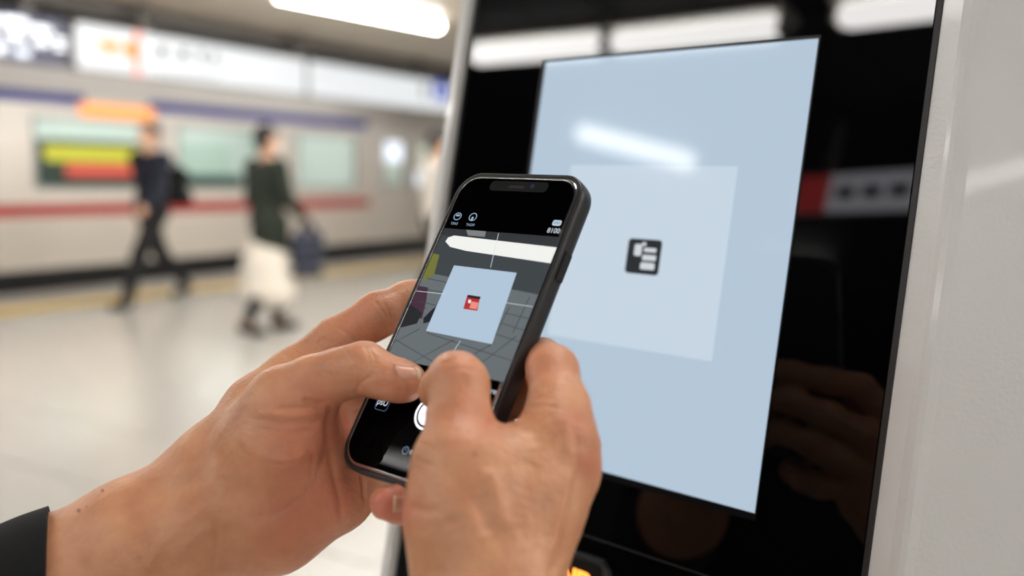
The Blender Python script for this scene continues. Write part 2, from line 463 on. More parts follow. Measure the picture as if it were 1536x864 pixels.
# hanger posts
for px, s in ((215, sA), (455, sA), (630, sB)):
    p = on_y(px, 60, SY + .03)
    lx = min(max(p[0] - s.location.x, -hA + .1), hA - .05) if s is sA else p[0] - s.location.x
    box('hanger', M['beam'], lx - .06, lx + .06, .0, .06, sz1 - sz0 - .005, CZ - sz0, s, .006)
for lx in (-.6, .5): box('hanger', M['beam'], lx - .05, lx + .05, .0, .06, .42, CZ - sz0 - .01, tN, .006)

# cross sign behind the user, seen mirrored in the machine's black glass
t = empty('hanging_sign', loc=(-2.6, 2.05, 2.49)); tag(t, 'small lit cross sign with a red end hanging by the cross row of lamps', 'sign')
box('frame', M['signframe'], -.05, .0, -.72, .46, 0, .20, t, .01)
box('light_or_fill_panel', M['greylit'], .0, .006, -.70, .27, .012, .188, t)
box('red_panel', M['redlit'], .0, .006, .275, .44, .012, .188, t)
for k in range(5): box('print_mark', M['signdark'], .006, .009, .14 - k * .13, .23 - k * .13, .07, .13, t)
for yy in (-.4, .3): box('hanger', M['beam'], -.04, -.01, yy - .015, yy + .015, .195, CZ - 2.49, t)

# ------------------------------------------------------------------ train
TY = 9.37
train = empty('train', loc=(4.0, TY, 0.23)); tag(train, 'silver commuter train with blue and red stripes at the platform', 'train')
def tr(x): return x - 4.0
def tz(z): return z - 0.23
wins = [(-4.4, -3.0), (-2.5, -1.1), (-.35, 1.05), (1.6, 3.0), (3.7, 5.1), (6.03, 7.44), (7.9, 9.28), (9.98, 11.3), (11.95, 12.55), (12.8, 13.4)]
X0, X1 = -6.0, 14.2; WZ0, WZ1 = 1.08, 1.86
b = MB()
b.box(tr(X0), tr(X1), 0, .06, 0, tz(WZ0)); b.box(tr(X0), tr(X1), 0, .06, tz(WZ1), tz(2.55))
xs = [X0] + [v for w in wins for v in w] + [X1]
for a in range(0, len(xs), 2): b.box(tr(xs[a]), tr(xs[a + 1]), 0, .06, tz(WZ0), tz(WZ1))
b.box(tr(X0), tr(X0) + .06, .06, 2.7, 0, tz(2.55)); b.box(tr(X1) - .06, tr(X1), .06, 2.7, 0, tz(2.55))
b.build('body_side', M['steel'], train)
MB().prism([(0, 2.55), (.02, 2.72), (.14, 2.9), (.5, 3.02), (2.2, 3.02), (2.56, 2.9), (2.7, 2.7), (2.7, 2.55)][::-1], tr(X0), tr(X1), axis=0).build('roof', M['steel'], train).location.z = -.23
box('floor_pan', M['beam'], tr(X0), tr(X1), .06, 2.7, 0, .12, train)
box('far_side', M['greeninside'], tr(X0) + .06, tr(X1) - .06, 2.64, 2.7, .12, tz(2.55), train)
box('underframe', M['rubber'], tr(X0) + .1, tr(X1) - .1, .08, 2.6, -1.0, 0, train)
box('stripe', M['blue'], tr(X0), tr(6.66), -.008, 0, tz(1.99), tz(2.11), train)
box('stripe', M['blue'], tr(7.5), tr(11.55), -.008, 0, tz(1.99), tz(2.11), train)
box('stripe', M['red'], tr(X0), tr(11.6), -.008, 0, tz(.79), tz(.92), train)
rib = MB().prism([(-.03, .0), (-.03, .032), (0, .05), (0, -.012)], tr(X0), tr(11.55), axis=0).build('rib', M['steel'], train)
rib.location.z = .10
for k in range(1, 5):
    o = link('rib', rib.data, None, train); o.location.z = .10 + k * .088
for (a, c) in wins:
    g = MB()
    for (q0, q1, r0, r1) in ((a, c, WZ0, WZ0 + .03), (a, c, WZ1 - .03, WZ1), (a, a + .03, WZ0, WZ1), (c - .03, c, WZ0, WZ1)):
        g.box(tr(q0), tr(q1), -.012, .03, tz(r0), tz(r1))
    wf = g.build('window_frame', M['signframe'], train)
    box('pane', M['pane'], tr(a) + .03, tr(c) - .03, .012, .02, tz(WZ0) + .03, tz(WZ1) - .03, wf)
    if c < 11.5:
        box('bench', M['seat'], tr(a) - .05, tr(c) + .05, 2.1, 2.62, .12, .6, train)
        box('bench_back', M['seat'], tr(a) - .05, tr(c) + .05, 2.48, 2.63, .6, 1.0, train)
        box('far_window', M['blind'], tr(a) + .1, tr(c) - .1, 2.62, 2.645, tz(1.15), tz(1.75), train)
# the seams of the sliding doors
for c in (7.67, 9.63, 5.56): box('door_seam', M['beam'], tr(c) - .008, tr(c) + .008, -.004, .001, .05, tz(1.95), train)
for yy in (.7, 1.9): box('car_lamp', M['carlamp'], tr(X0) + .3, tr(11.4), yy - .07, yy + .07, tz(2.42), tz(2.46), train)
box('car_ceiling', M['greeninside'], tr(X0) + .06, tr(X1) - .06, .06, 2.64, tz(2.47), tz(2.5), train)
box('partition', M['greeninside'], tr(11.55), tr(11.6), .06, 2.64, .12, tz(2.47), train)
led = MB().prism(rrect(1.0, .15, .06, cx=tr(7.08), cy=tz(1.955)), -.02, .0, axis=1).build('destination_display', M['led'], train)
box('reflection_backing', M['reflback'], tr(6.2), tr(7.5), .19, .2, tz(1.12), tz(1.62), train)  # added dark sheet so the painted reflections stand out
MB().prism(rrect(1.42, .17, .06, cx=tr(6.98), cy=tz(1.47)), .16, .18, axis=1).build('sign_reflection', M['reflyellow'], train)  # this and the red one paint platform sign reflections as glowing panels
MB().prism(rrect(1.0, .13, .05, cx=tr(7.02), cy=tz(1.29)), .16, .18, axis=1).build('sign_reflection', M['reflred'], train)
box('cab_display', M['screenblue'], tr(11.98), tr(12.52), .05, .07, tz(1.5), tz(1.82), train)
box('cab_display', M['screenblue'], tr(12.9), tr(13.35), .05, .07, tz(1.12), tz(1.36), train)
box('cab_lamp', M['carlamp'], tr(11.9), tr(13.8), .6, .8, tz(2.42), tz(2.46), train)
box('cab_wall', M['greeninside'], tr(11.62), tr(14.1), 1.0, 1.05, .12, tz(2.47), train)

# ------------------------------------------------------------------ people on the platform
M['skinfar'] = mat('skin_far', srgb(214, 168, 140), 0.55)
M['hair'] = mat('hair_black', srgb(24, 21, 20), 0.5)
M['navycloth'] = mat('navy_wool', srgb(27, 30, 46), 0.9)
M['blackcloth'] = mat('black_cloth', srgb(24, 24, 26), 0.9)
M['greencloth'] = mat('dark_green_cloth', srgb(34, 42, 33), 0.9)
M['whitecloth'] = mat('white_cotton', srgb(228, 222, 214), 0.9)
M['creamcloth'] = mat('cream_cloth', srgb(226, 218, 206), 0.9)
M['navybag'] = mat('navy_bag_cloth', srgb(46, 50, 66), 0.8)
M['shoe'] = mat('black_leather', srgb(16, 15, 15), 0.4)
YAX = np.array([1.0, 0, 0])
def V3(*a): return np.array(a, float)
def person(loc, rz, height, label, top, low, stride, arm_l, arm_r, skirt=None, cap=None, coat=False):
    t = empty('person', loc=loc, rz=rz); tag(t, label, 'person')
    s = height / 1.72
    def L(*p): return V3(*p) * s
    legs = []
    for sy, st in ((1, stride), (-1, -stride)):
        hip = L(0, .09 * sy, .90); knee = L(.22 * st + .04, .09 * sy, .49); ank = L(.42 * st - (.10 if st < 0 else 0), .09 * sy, .09 if st >= 0 else .13)
        toe = ank + (L(.17, .01 * sy, -.055) if st >= 0 else L(.13, .01 * sy, -.09))
        legs.append((hip, knee, ank, toe))
    arms = []
    for sy, a in ((1, arm_l), (-1, arm_r)):
        sh = L(0, .185 * sy, 1.40); el = sh + L(*a[0]); wr = el + L(*a[1]); arms.append((sh, el, wr))
    def torso(p):
        p.append((L(0, -.07, .94), L(0, .07, .94), .115 * s, .115 * s, (YAX, .85)))
        p.append((L(0, 0, .98), L(0.01, 0, 1.16), .135 * s, .14 * s, (YAX, .75)))
        p.append((L(0.01, -.07, 1.29), L(0.01, .07, 1.29), .115 * s, .115 * s, (YAX, .85)))
        p.append((L(0, -.15, 1.40), L(0, .15, 1.40), .062 * s, .062 * s, None))
    def arm(p, a, ext=True):
        p.append((a[0], a[1], .056 * s, .045 * s, None)); p.append((a[1], a[2], .044 * s, .032 * s, None))
    def leg(p, l):
        p.append((l[0], l[1], .092 * s, .062 * s, None)); p.append((l[1], l[2], .060 * s, .042 * s, None))
    def foot(p, l):
        p.append((l[2], l[2], .044 * s, .044 * s, None)); p.append((l[2] + L(-.03, 0, -.035), l[3], .042 * s, .034 * s, None))
    S = Sdf(); p = S.group(.035 * s, .02 * s)
    torso(p); [arm(p, a) for a in arms]; [leg(p, l) for l in legs]; [foot(p, l) for l in legs]
    p.append((L(0, 0, 1.42), L(.015, 0, 1.55), .056 * s, .052 * s, None))
    hd = S.group(.02 * s, .015 * s)
    hd.append((L(.015, 0, 1.63), L(.02, 0, 1.63), .098 * s, .096 * s, (V3(0, 1, 0), .82)))
    hd.append((L(.045, 0, 1.57), L(.055, 0, 1.55), .062 * s, .05 * s, None))
    hd.append((L(.108, 0, 1.612), L(.118, 0, 1.585), .010 * s, .016 * s, None))
    for sy in (1, -1): hd.append((L(.01, .078 * sy, 1.62), L(.0, .084 * sy, 1.59), .014 * s, .012 * s, None))
    hg = S.group(.008 * s, .008 * s)
    for a, sy in zip(arms, (1, -1)):
        d = a[2] - a[1]; d = d / np.linalg.norm(d)
        fwd = V3(1, 0, 0) - d * d[0]; fwd /= max(np.linalg.norm(fwd), 1e-6)
        pal = a[2] + d * .075 * s
        hg.append((a[2] + d * .01, pal, .030 * s, .036 * s, (V3(0, 1, 0), .7)))
        for q, ln in zip((-.028, -.009, .010, .028), (.06, .075, .08, .07)):
            r0 = pal + fwd * q * s; hg.append((r0, r0 + d * ln * .7 * s + V3(0, -sy * .015, 0) * s, .0105 * s, .0095 * s, None))
        hg.append((a[2] + d * .03 * s + fwd * .02 * s, a[2] + d * .075 * s + fwd * .058 * s, .014 * s, .011 * s, None))
    link('body', S.mesh('body', .009), M['skinfar'], t)
    # face: eyes, brows and mouth
    for sy in (1, -1):
        box('eye', M['hair'], .098 * s, .108 * s, (.032 * sy - .012) * s, (.032 * sy + .012) * s, 1.624 * s, 1.634 * s, t)
    box('mouth', mat('lip', srgb(170, 100, 90)), .088 * s, .106 * s, -.024 * s, .024 * s, 1.553 * s, 1.562 * s, t)
    S = Sdf(); p = S.group(.035 * s, .02); torso(p); [arm(p, a) for a in arms]
    if coat: p.append((L(0, -.05, .92), L(.02, 0, .74), .14 * s, .17 * s, None))
    link('jacket' if top != 'whitecloth' else 'shirt', S.mesh('jacket', .011, .014 * s), M[top], t)
    S = Sdf(); p = S.group(.03 * s, .02)
    p.append((L(0, -.06, .95), L(0, .06, .95), .12 * s, .12 * s, (YAX, .85)))
    if skirt:
        p.append((L(.0, 0, .88), L(.0, 0, .62), .13 * s, .19 * s, None)); p.append((L(.0, 0, .60), L(.0, 0, .36), .19 * s, .225 * s, (V3(0, 0, 1), .6)))
        link('skirt', S.mesh('skirt', .011, .012 * s), M[skirt], t)
        S = Sdf(); p = S.group(.02 * s, .02)
        for l in legs: p.append((l[1], l[2], .060 * s, .044 * s, None))
        link('boots', S.mesh('boots', .009, .010 * s), M[low], t)
    else:
        [leg(p, l) for l in legs]
        link('trousers', S.mesh('trousers', .011, .014 * s), M[low], t)
    for l in legs:
        S = Sdf(); p = S.group(.02 * s, .02); foot(p, l)
        link('shoe', S.mesh('shoe', .008, .008 * s), M['shoe'], t)
    S = Sdf(); p = S.group(.02 * s, .02)
    p.append((L(-.012, 0, 1.665), L(0, 0, 1.668), .096 * s, .096 * s, (V3(0, 1, 0), .88)))
    p.append((L(-.045, 0, 1.62), L(-.05, 0, 1.58), .066 * s, .05 * s, (V3(0, 1, 0), .95)))
    link('hair', S.mesh('hair', .007), M['hair'], t)
    if cap:
        S = Sdf(); p = S.group(.02 * s, .02)
        p.append((L(.085, -.03, 1.575), L(.085, .03, 1.575), .05 * s, .05 * s, (V3(1, 0, 0), .7)))
        link('face_mask', S.mesh('face_mask', .007), M[cap], t)
    return t, arms, s
# man in navy, walking along the strip
fl = on_floor(216, 455)
pm, arms_m, s_m = person((fl[0] + .12, fl[1], 0), math.pi + .1, 1.74, 'man in a navy suit with a black bag walking along the yellow strip', 'navycloth', 'blackcloth', 1.0, ((.10, .03, -.27), (.17, 0, -.17)), ((-.12, -.03, -.27), (-.02, 0, -.25)))
bg = empty('shoulder_bag', loc=(fl[0] + .45, fl[1], .96)); tag(bg, 'black shoulder bag worn behind the man in navy', 'bag')
S = Sdf(); p = S.group(.03, .02); p.append((V3(0, -.10, .08), V3(0, .10, .08), .08, .08, None)); p.append((V3(-.02, -.10, .30), V3(-.02, .10, .30), .065, .065, None)); p.append((V3(0, 0, .1), V3(-.01, 0, .3), .11, .1, (V3(1, 0, 0), .8)))
link('bag_body', S.mesh('bag_body', .01), M['blackcloth'], bg)
for yy in (-.09, .09):
    S = Sdf(); p = S.group(.01, .01); p.append((V3(-.05, yy, .36), V3(-.17, yy, .47), .014, .014, None)); p.append((V3(-.17, yy, .47), V3(-.30, yy, .44), .014, .014, None))
    link('strap', S.mesh('strap', .006), M['blackcloth'], bg)
# woman in a dark green jacket
fl = on_floor(402, 500)
pw, arms_w, s_w = person((fl[0], fl[1], 0), -.15, 1.66, 'woman in a dark green jacket, cream skirt and black boots', 'greencloth', 'shoe', .42, ((.02, .04, -.27), (.16, 0, -.14)), ((.05, -.03, -.26), (.14, 0, -.13)), skirt='creamcloth', cap='whitecloth', coat=True)
hw = arms_w[1][2]; ca, sa_ = math.cos(-.15), math.sin(-.15)
hp = (fl[0] + hw[0] * ca - hw[1] * sa_, fl[1] + hw[0] * sa_ + hw[1] * ca, hw[2])
tb_ = empty('tote_bag', loc=(hp[0] + .03, hp[1] - .04, hp[2] - .50), rz=-.15); tag(tb_, 'navy tote bag carried by the woman in green', 'bag')
S = Sdf(); p = S.group(.02, .02)
for z_, hw_ in ((.04, .11), (.14, .12), (.24, .12), (.32, .11)): p.append((V3(-hw_, 0, z_), V3(hw_, 0, z_), .045, .045, None))
link('bag_body', S.mesh('bag_body', .009), M['navybag'], tb_)
for yy in (-.03, .03):
    S = Sdf(); p = S.group(.008, .008)
    pts = [V3(-.07 + .14 * k / 8, yy * (1 - .8 * math.sin(math.pi * k / 8)), .34 + .13 * math.sin(math.pi * k / 8)) for k in range(9)]
    for a, c in zip(pts, pts[1:]): p.append((a, c, .011, .011, None))
    link('handle', S.mesh('handle', .005), M['navybag'], tb_)
# person in a white shirt, half hidden by the machine
r = RW @ ray(657, 199); k_ = (1.70 - CAM_H) / r[2]
person((r[0] * k_, r[1] * k_, 0), -.4, 1.70, 'person in a white shirt and dark trousers seen beside the machine', 'whitecloth', 'blackcloth', .5, ((.05, .04, -.27), (.1, 0, -.2)), ((-.05, -.04, -.27), (.04, 0, -.24)))

# ------------------------------------------------------------------ the machine with its display
KS = 0.25                                                      # height of the lit display
RK = np.array([[0.7473, 0.1382, -0.65], [-0.0931, 0.9903, 0.1035], [0.658, -0.0169, 0.7528]])
_u, _s, _v = np.linalg.svd(RK); RK = _u @ _v
TK = np.array([.2976, .0618, -2.1907]) * KS
def K(px, py, w=0.0):
    r = ray(px, py); n = RK[:, 2]
    P = r * ((n @ TK + w) / (n @ r)); q = RK.T @ (P - TK)
    return float(q[0]), float(q[1])
MK = Matrix.Translation(Vector(to_world(TK))) @ Matrix((RW @ RK).tolist()).to_4x4()
M['kwhite'] = mat('machine_white_enamel', srgb(234, 232, 229), 0.28, var=0.02, scale=4, bump=0.00022, bscale=420, coat=.15)
M['kglass'] = mat('machine_black_glass', srgb(4, 4, 5), 0.012, var=.1, spec=.33)
M['kgasket'] = mat('machine_gasket', srgb(40, 38, 38), .5)
M['kbezel'] = mat('display_bezel', srgb(8, 10, 18), .35, spec=.2)
def lit(name, c, e, rough=.05): return mat(name, (.02, .02, .02, 1), rough, emit=c, estr=e * .83, var=.02, spec=.2)
M['kscreen'] = lit('display_lit', srgb(180, 199, 216), .98)
M['kcard'] = lit('display_card', srgb(197, 212, 225), 1.0)
M['kicon'] = lit('display_icon_dark', srgb(38, 42, 46), 1.0)
M['kiconlight'] = lit('display_icon_light', srgb(206, 212, 218), 1.0)
M['korange'] = mat('letter_orange', (.3, .05, 0, 1), .4, emit=(1.0, .30, .04, 1), estr=2.2)
M['krim'] = mat('plate_rim', srgb(52, 52, 54), .35)
M['kplate'] = mat('plate_dark', srgb(14, 10, 9), .3)
kiosk = empty('ticket_machine', M=MK); tag(kiosk, 'white ticket machine with a black glass front and lit blue display', 'machine')
gl = (K(712, 0)[0] + K(603, 800)[0]) / 2; gr = (K(1402, 0)[0] + K(1297, 864)[0]) / 2
VT = K(900, 0)[1] + .09; VB = K(900, 864)[1] - .10
prof = [(gl - .011, -.16), (gl - .013, -.01), (gl - .011, .003), (gl - .002, .005), (gl - .0005, .002), (gl - .0005, -.006),
        (gr + .003, -.006), (gr + .003, .0), (gr + .012, .0), (gr + .0145, .0015), (gr + .017, .0025), (gr + .0195, .0015), (gr + .023, -.002), (gr + .15, -.105), (gr + .155, -.112), (gr + .155, -.16)]
MB().rings([[(p[0], v, p[1]) for p in prof] for v in (VB, VB + .02, 0, VT - .02, VT)]).build('housing', M['kwhite'], kiosk)
MB().prism([(gl, VB + .02), (gr, VB + .02), (gr, VT - .03), (gl, VT - .03)], -.006, 0.0).build('glass_front', M['kglass'], kiosk, bevel=.0008)
box('gasket', M['kgasket'], gr + .0002, gr + .0028, VB + .02, VT - .03, -.006, .001, kiosk)
sw, sh = .74 * KS / 2, KS / 2
bz = MB()
for a in ((-sw - .0035, -sw, -sh - .004, sh + .002), (sw, sw + .001, -sh - .004, sh + .002), (-sw, sw, -sh - .004, -sh), (-sw, sw, sh, sh + .002)): bz.box(a[0], a[1], a[2], a[3], .0001, .0004)
bz.build('display_bezel', M['kbezel'], kiosk)
disp = box('display', M['kscreen'], -sw, sw, -sh, sh, .0001, .0005, kiosk)
c1 = K(1109, 250); c2 = K(1067, 541); c3 = K(822, 503)
cu1 = (c1[0] + c2[0]) / 2; cu0 = c3[0]; cv1 = c1[1]; cv0 = (c2[1] + c3[1]) / 2
MB().prism([(cu0, cv0), (cu1, cv0), (cu1, cv1), (cu0, cv1)], .0005, .0007).build('card_image', M['kcard'], disp)
i0 = K(938, 409); i1 = K(995, 361); iw = i1[0] - i0[0]; ih = i1[1] - i0[1]; ix = (i0[0] + i1[0]) / 2; iy = (i0[1] + i1[1]) / 2
MB().prism(rrect(iw, ih, .0022, 4, ix, iy), .0007, .0009).build('emblem', M['kicon'], disp)
for (cx, cy, w, h) in ((-.18, .18, .22, .34), (.18, .2, .36, .12), (.18, -.02, .4, .16), (.16, -.26, .42, .2), (-.02, .36, .12, .1)):
    MB().prism(rrect(w * iw, h * ih, min(w * iw, h * ih) * .2, 3, ix + cx * iw, iy + cy * ih), .0009, .0011).build('emblem_mark', M['kiconlight'], disp)
# lit plate under the display
pr = K(918, 872)[0]; pt = K(870, 829)[1]; PW = .075; PH = .036
def plate(w, h, r, z0, z1, name, m, ins=0): return MB().rings([[(x, y, z) for x, y in rrect(w - i, h - i, r, 8, pr - PW / 2, pt - PH / 2)] for i, z in ((0, z0), (0, z1 - .0006), (.0012, z1))]).build(name, m, kiosk)
plate(PW, PH, .009, .0002, .0040, 'plate_rim', M['krim']); plate(PW - .004, PH - .004, .008, .003, .0044, 'sign_plate', M['kplate'])
lt = K(858, 848)[1]
def letter(ch, u):
    return text_mesh('lit_letter', ch, .0155, M['korange'], kiosk, Matrix.Translation((u, lt - .0062, .0047)), .0003, .0006)
un = K(860, 858)[0]
letter('O', un - .0115); letter('N', un); letter('D', un + .0115)
box('seam', M['kgasket'], gl, gr, pt + .0105, pt + .0113, .0001, .0002, kiosk)
# pedestal standing on the floor
hx = RW @ RK[:, 0]; yaw = math.atan2(hx[1], hx[0])
base = MK @ Vector(((gl + gr) / 2 + .03, VB, -.09))
inv = MK.inverted()
def pedestal():
    Mz = Matrix.Translation((base.x, base.y, 0)) @ Matrix.Rotation(yaw, 4, 'Z')
    b = MB(); b.box(-.13, .15, -.04, .09, .03, base.z + .05); b.box(-.20, .22, -.12, .16, 0, .03)
    o = b.build('pedestal', M['kwhite'], kiosk, bevel=.006)
    o.matrix_parent_inverse = Matrix.Identity(4); o.matrix_local = inv @ Mz
pedestal()

# ------------------------------------------------------------------ smartphone
RP = np.array([[0.7634, 0.3601, -0.5362], [-0.097, 0.8846, 0.4561], [0.6386, -0.2961, 0.7103]])
_u, _s, _v = np.linalg.svd(RP); RP = _u @ _v
TP = np.array([-0.0219, -0.0136, -0.4026])
MP = Matrix.Translation(Vector(to_world(TP))) @ Matrix((RW @ RP).tolist()).to_4x4()
PWD, PHT = .0745, .1495
def ph(px, py, w=0.0):
    r = ray(px, py); n = RP[:, 2]; P = r * ((n @ TP + w) / (n @ r)); q = RP.T @ (P - TP); return float(q[0]), float(q[1])
M['pcase'] = mat('phone_case_black', srgb(46, 45, 46), .42, var=.05, bump=.00004, bscale=900)
M['pglass'] = mat('phone_front_glass', srgb(3, 3, 4), .03, spec=.04)
M['pedge'] = mat('phone_glass_edge', srgb(10, 10, 12), .08)
M['pbutton'] = mat('phone_button', srgb(30, 30, 32), .35)
def plit(n, rgb, e=1.0): return lit(n, srgb(*rgb), e, .04)
phone = empty('smartphone', M=MP); tag(phone, 'black smartphone in a matte case showing a camera view', 'phone')
def prr(ins, z, r=.0125): return [(x, y, z) for x, y in rrect(PWD - 2 * ins, PHT - 2 * ins, max(r - ins * .8, .002), 10)]
MB().rings([prr(.0032, -.0108), prr(.0012, -.0103), prr(.0003, -.0090), prr(0, -.0070), prr(0, -.0030), prr(.0002, -.0010), prr(.0007, -.0005), prr(.0012, -.0003), prr(.0018, -.0005), prr(.0022, -.0014)]).build('case', M['pcase'], phone, smooth=True)
glass = MB().rings([prr(.0036, -.0010), prr(.0036, .0001), prr(.0038, .00027), prr(.0044, .0003)]).build('front_glass', M['pglass'], phone, smooth=True)
M['prim'] = mat('phone_rim_metal', srgb(205, 205, 208), .2, metal=1.0)
MB().rings([prr(.0021, -.0016), prr(.0021, -.0008), prr(.0024, -.0004), prr(.0030, -.0001), prr(.0036, .0001), prr(.0036, -.0016)], False, False).build('rim', M['prim'], phone, smooth=True)
Z0 = .00032
def pl(name, pts, m, z=Z0, par=None, th=.00003):
    pts = list(pts)
    a = sum(p[0] * q[1] - q[0] * p[1] for p, q in zip(pts, pts[1:] + pts[:1]))
    if a < 0: pts = pts[::-1]
    return MB().prism(pts, z, z + th).build(name, m, par or phone)
def ppx(name, px, m, z=Z0, par=None): return pl(name, [ph(*p) for p in px], m, z, par)
# viewfinder
vu0 = (ph(666, 343)[0] + ph(582, 538)[0]) / 2; vu1 = (ph(842, 356)[0] + ph(757, 572)[0]) / 2
vv1 = (ph(666, 343)[1] + ph(842, 356)[1]) / 2; vv0 = (ph(582, 538)[1] + ph(757, 572)[1]) / 2
view = pl('viewfinder', [(vu0, vv0), (vu1, vv0), (vu1, vv1), (vu0, vv1)], plit('view_wall', (58, 64, 68)))
def clampq(pts): return [(min(max(u, vu0), vu1), min(max(v, vv0), vv1)) for u, v in pts]
def vp(name, px, m, lv=1): return pl(name, clampq([ph(*p) for p in px]), m, Z0 + .00004 * lv, view)
vp('picture_floor', [(600, 404), (820, 444), (770, 590), (560, 545)], plit('view_floor', (101, 108, 111)))
vp('picture_ceiling', [(650, 335), (860, 350), (850, 372), (650, 352)], plit('view_ceiling', (44, 47, 51)))
vp('picture_ceiling', [(700, 345), (730, 347), (728, 356), (703, 354)], plit('view_vent', (122, 126, 126)), 2)
vp('picture_lamp', [(669, 363), (673, 357), (682, 354), (836, 372), (830, 396), (700, 377), (676, 371)], plit('view_lamp', (240, 241, 236)), 3)
vp('picture_plants', [(645, 380), (660, 383), (652, 412), (636, 424), (630, 410)], plit('view_plants', (112, 116, 52)), 2)
vp('picture_person', [(620, 428), (643, 432), (640, 452), (634, 478), (622, 480), (612, 462)], plit('view_person', (66, 40, 58)), 2)
vp('picture_person', [(610, 456), (634, 470), (626, 486), (600, 492)], plit('view_dark', (30, 32, 36)), 3)
vp('picture_shoe', [(650, 464), (656, 460), (650, 482), (636, 486), (636, 478)], plit('view_shoe', (24, 28, 36)), 3)
jm = plit('view_joint', (62, 68, 72))
for (a, c) in (((590, 509), (660, 549)), ((641, 500), (775, 543)), ((619, 545), (682, 510)), ((700, 538), (742, 515)), ((590, 514), (630, 494)), ((690, 516), (738, 532)), ((752, 485), (793, 497)), ((742, 501), (784, 514)), ((757, 470), (797, 479)), ((640, 462), (600, 490)), ((640, 418), (690, 428)), ((636, 434), (668, 440)), ((628, 452), (660, 460)), ((700, 565), (775, 505)), ((765, 461), (735, 520)), ((795, 446), (770, 500))):
    p, q = np.array(a, float), np.array(c, float); d = q - p; d /= np.linalg.norm(d); nrm = np.array([-d[1], d[0]]) * .55
    vp('picture_joint', [p + nrm, q + nrm, q - nrm, p - nrm], jm, 2)
vp('picture_card', [(682, 398.8), (776, 410), (739, 517), (640, 497)], plit('view_card', (176, 196, 216)), 4)
vp('picture_emblem', [(702, 444), (721, 447), (717, 467), (696, 464)], plit('view_emblem', (176, 46, 46)), 5)
vp('picture_emblem', [(703, 443), (722, 446), (721, 450), (702, 447)], plit('view_emblem_dark', (40, 26, 28)), 6)
vp('picture_emblem', [(709, 453), (719, 455), (716, 465), (705, 463)], plit('view_emblem_light', (236, 140, 128)), 6)
vp('picture_emblem', [(704, 450), (708, 451), (707, 456), (703, 455)], plit('view_emblem_white', (240, 230, 230)), 6)
wl = plit('grid_white', (214, 222, 228))
for (a, c) in (((749, 351), (737, 402)), ((692, 512), (680, 530)), ((616, 436), (668, 442)), ((760, 455), (803, 461.5))):
    p, q = np.array(a, float), np.array(c, float); d = q - p; d /= np.linalg.norm(d); nrm = np.array([-d[1], d[0]]) * .35
    vp('grid_line', [p + nrm, q + nrm, q - nrm, p - nrm], wl, 7)
# camera controls
uiw = plit('ui_white', (216, 226, 236)); uib = plit('ui_pale_blue', (150, 176, 200)); uik = M['pglass']
def ring(name, c, r, w, m, par=phone, z=Z0, sq=1.0, n=28):
    b = MB(); o = []; i = []
    for k in range(n):
        a = 2 * math.pi * k / n; o.append((c[0] + r * math.cos(a), c[1] + r * sq * math.sin(a), z)); i.append((c[0] + (r - w) * math.cos(a), c[1] + (r - w) * sq * math.sin(a), z))
    b.v = o + i; b.f = [(k, (k + 1) % n, n + (k + 1) % n, n + k) for k in range(n)]
    return b.build(name, m, par)
def disc(name, c, r, m, z=Z0): return pl(name, [(c[0] + r * math.cos(a * math.pi / 16), c[1] + r * math.sin(a * math.pi / 16)) for a in range(32)], m, z)
def ptext(s, px, py, size, m=uiw, mirror=False): return text_mesh('caption', s, size, m, phone, Matrix.Translation(ph(px, py) + (Z0 + .00005,)), 0, 0, mirror)
sc_ = ph(643, 621)
ring('shutter_ring', sc_, .0072, .0010, plit('ui_shutter', (250, 250, 255), 1.6)); disc('shutter_button', sc_, .0052, plit('ui_shutter_disc', (246, 246, 255), 1.5))
i1_ = ph(687, 325); i2_ = ph(710, 326)
ring('mode_icon', i1_, .0024, .0005, uib, sq=.85); pl('icon_mark', rrect(.0024, .0009, .0003, 3, i1_[0], i1_[1] + .0005), uib)
ring('mode_icon', i2_, .0024, .0005, uib, sq=.9); pl('icon_mark', rrect(.0012, .0018, .0004, 3, i2_[0], i2_[1] - .0008), uib)
ptext('EART', 682, 336, .0019, uib, True); ptext('FIGHT', 706, 338, .0019, uib, True)
bt = ph(836, 335); pl('battery_icon', rrect(.0046, .0026, .0009, 4, *bt), uiw); pl('icon_mark', rrect(.0038, .0017, .0005, 4, bt[0], bt[1]), uib, Z0 + .00004)
ptext('0018', 831, 347, .0034, uiw, True)
bx_ = ph(575, 605); rr_ = MB(); o = rrect(.0078, .0068, .0016, 5, *bx_); i_ = rrect(.0074, .0064, .0015, 5, *bx_); n_ = len(o)
rr_.v = [(x, y, Z0) for x, y in o] + [(x, y, Z0) for x, y in i_]; rr_.f = [(k, (k + 1) % n_, n_ + (k + 1) % n_, n_ + k) for k in range(n_)]
rr_.build('thumbnail_frame', plit('ui_frame_blue', (90, 110, 150)), phone)
ptext('psU', 575, 604, .0042); ptext('lare', 738, 587, .0034); ptext('(OE', 645, 567, .0034); ptext('0', 617, 679, .0026)
cl_ = ph(609, 676); ring('clock_icon', cl_, .0017, .0002, uib); pl('icon_mark', rrect(.0002, .0009, .0001, 2, cl_[0], cl_[1] + .0004), uib)
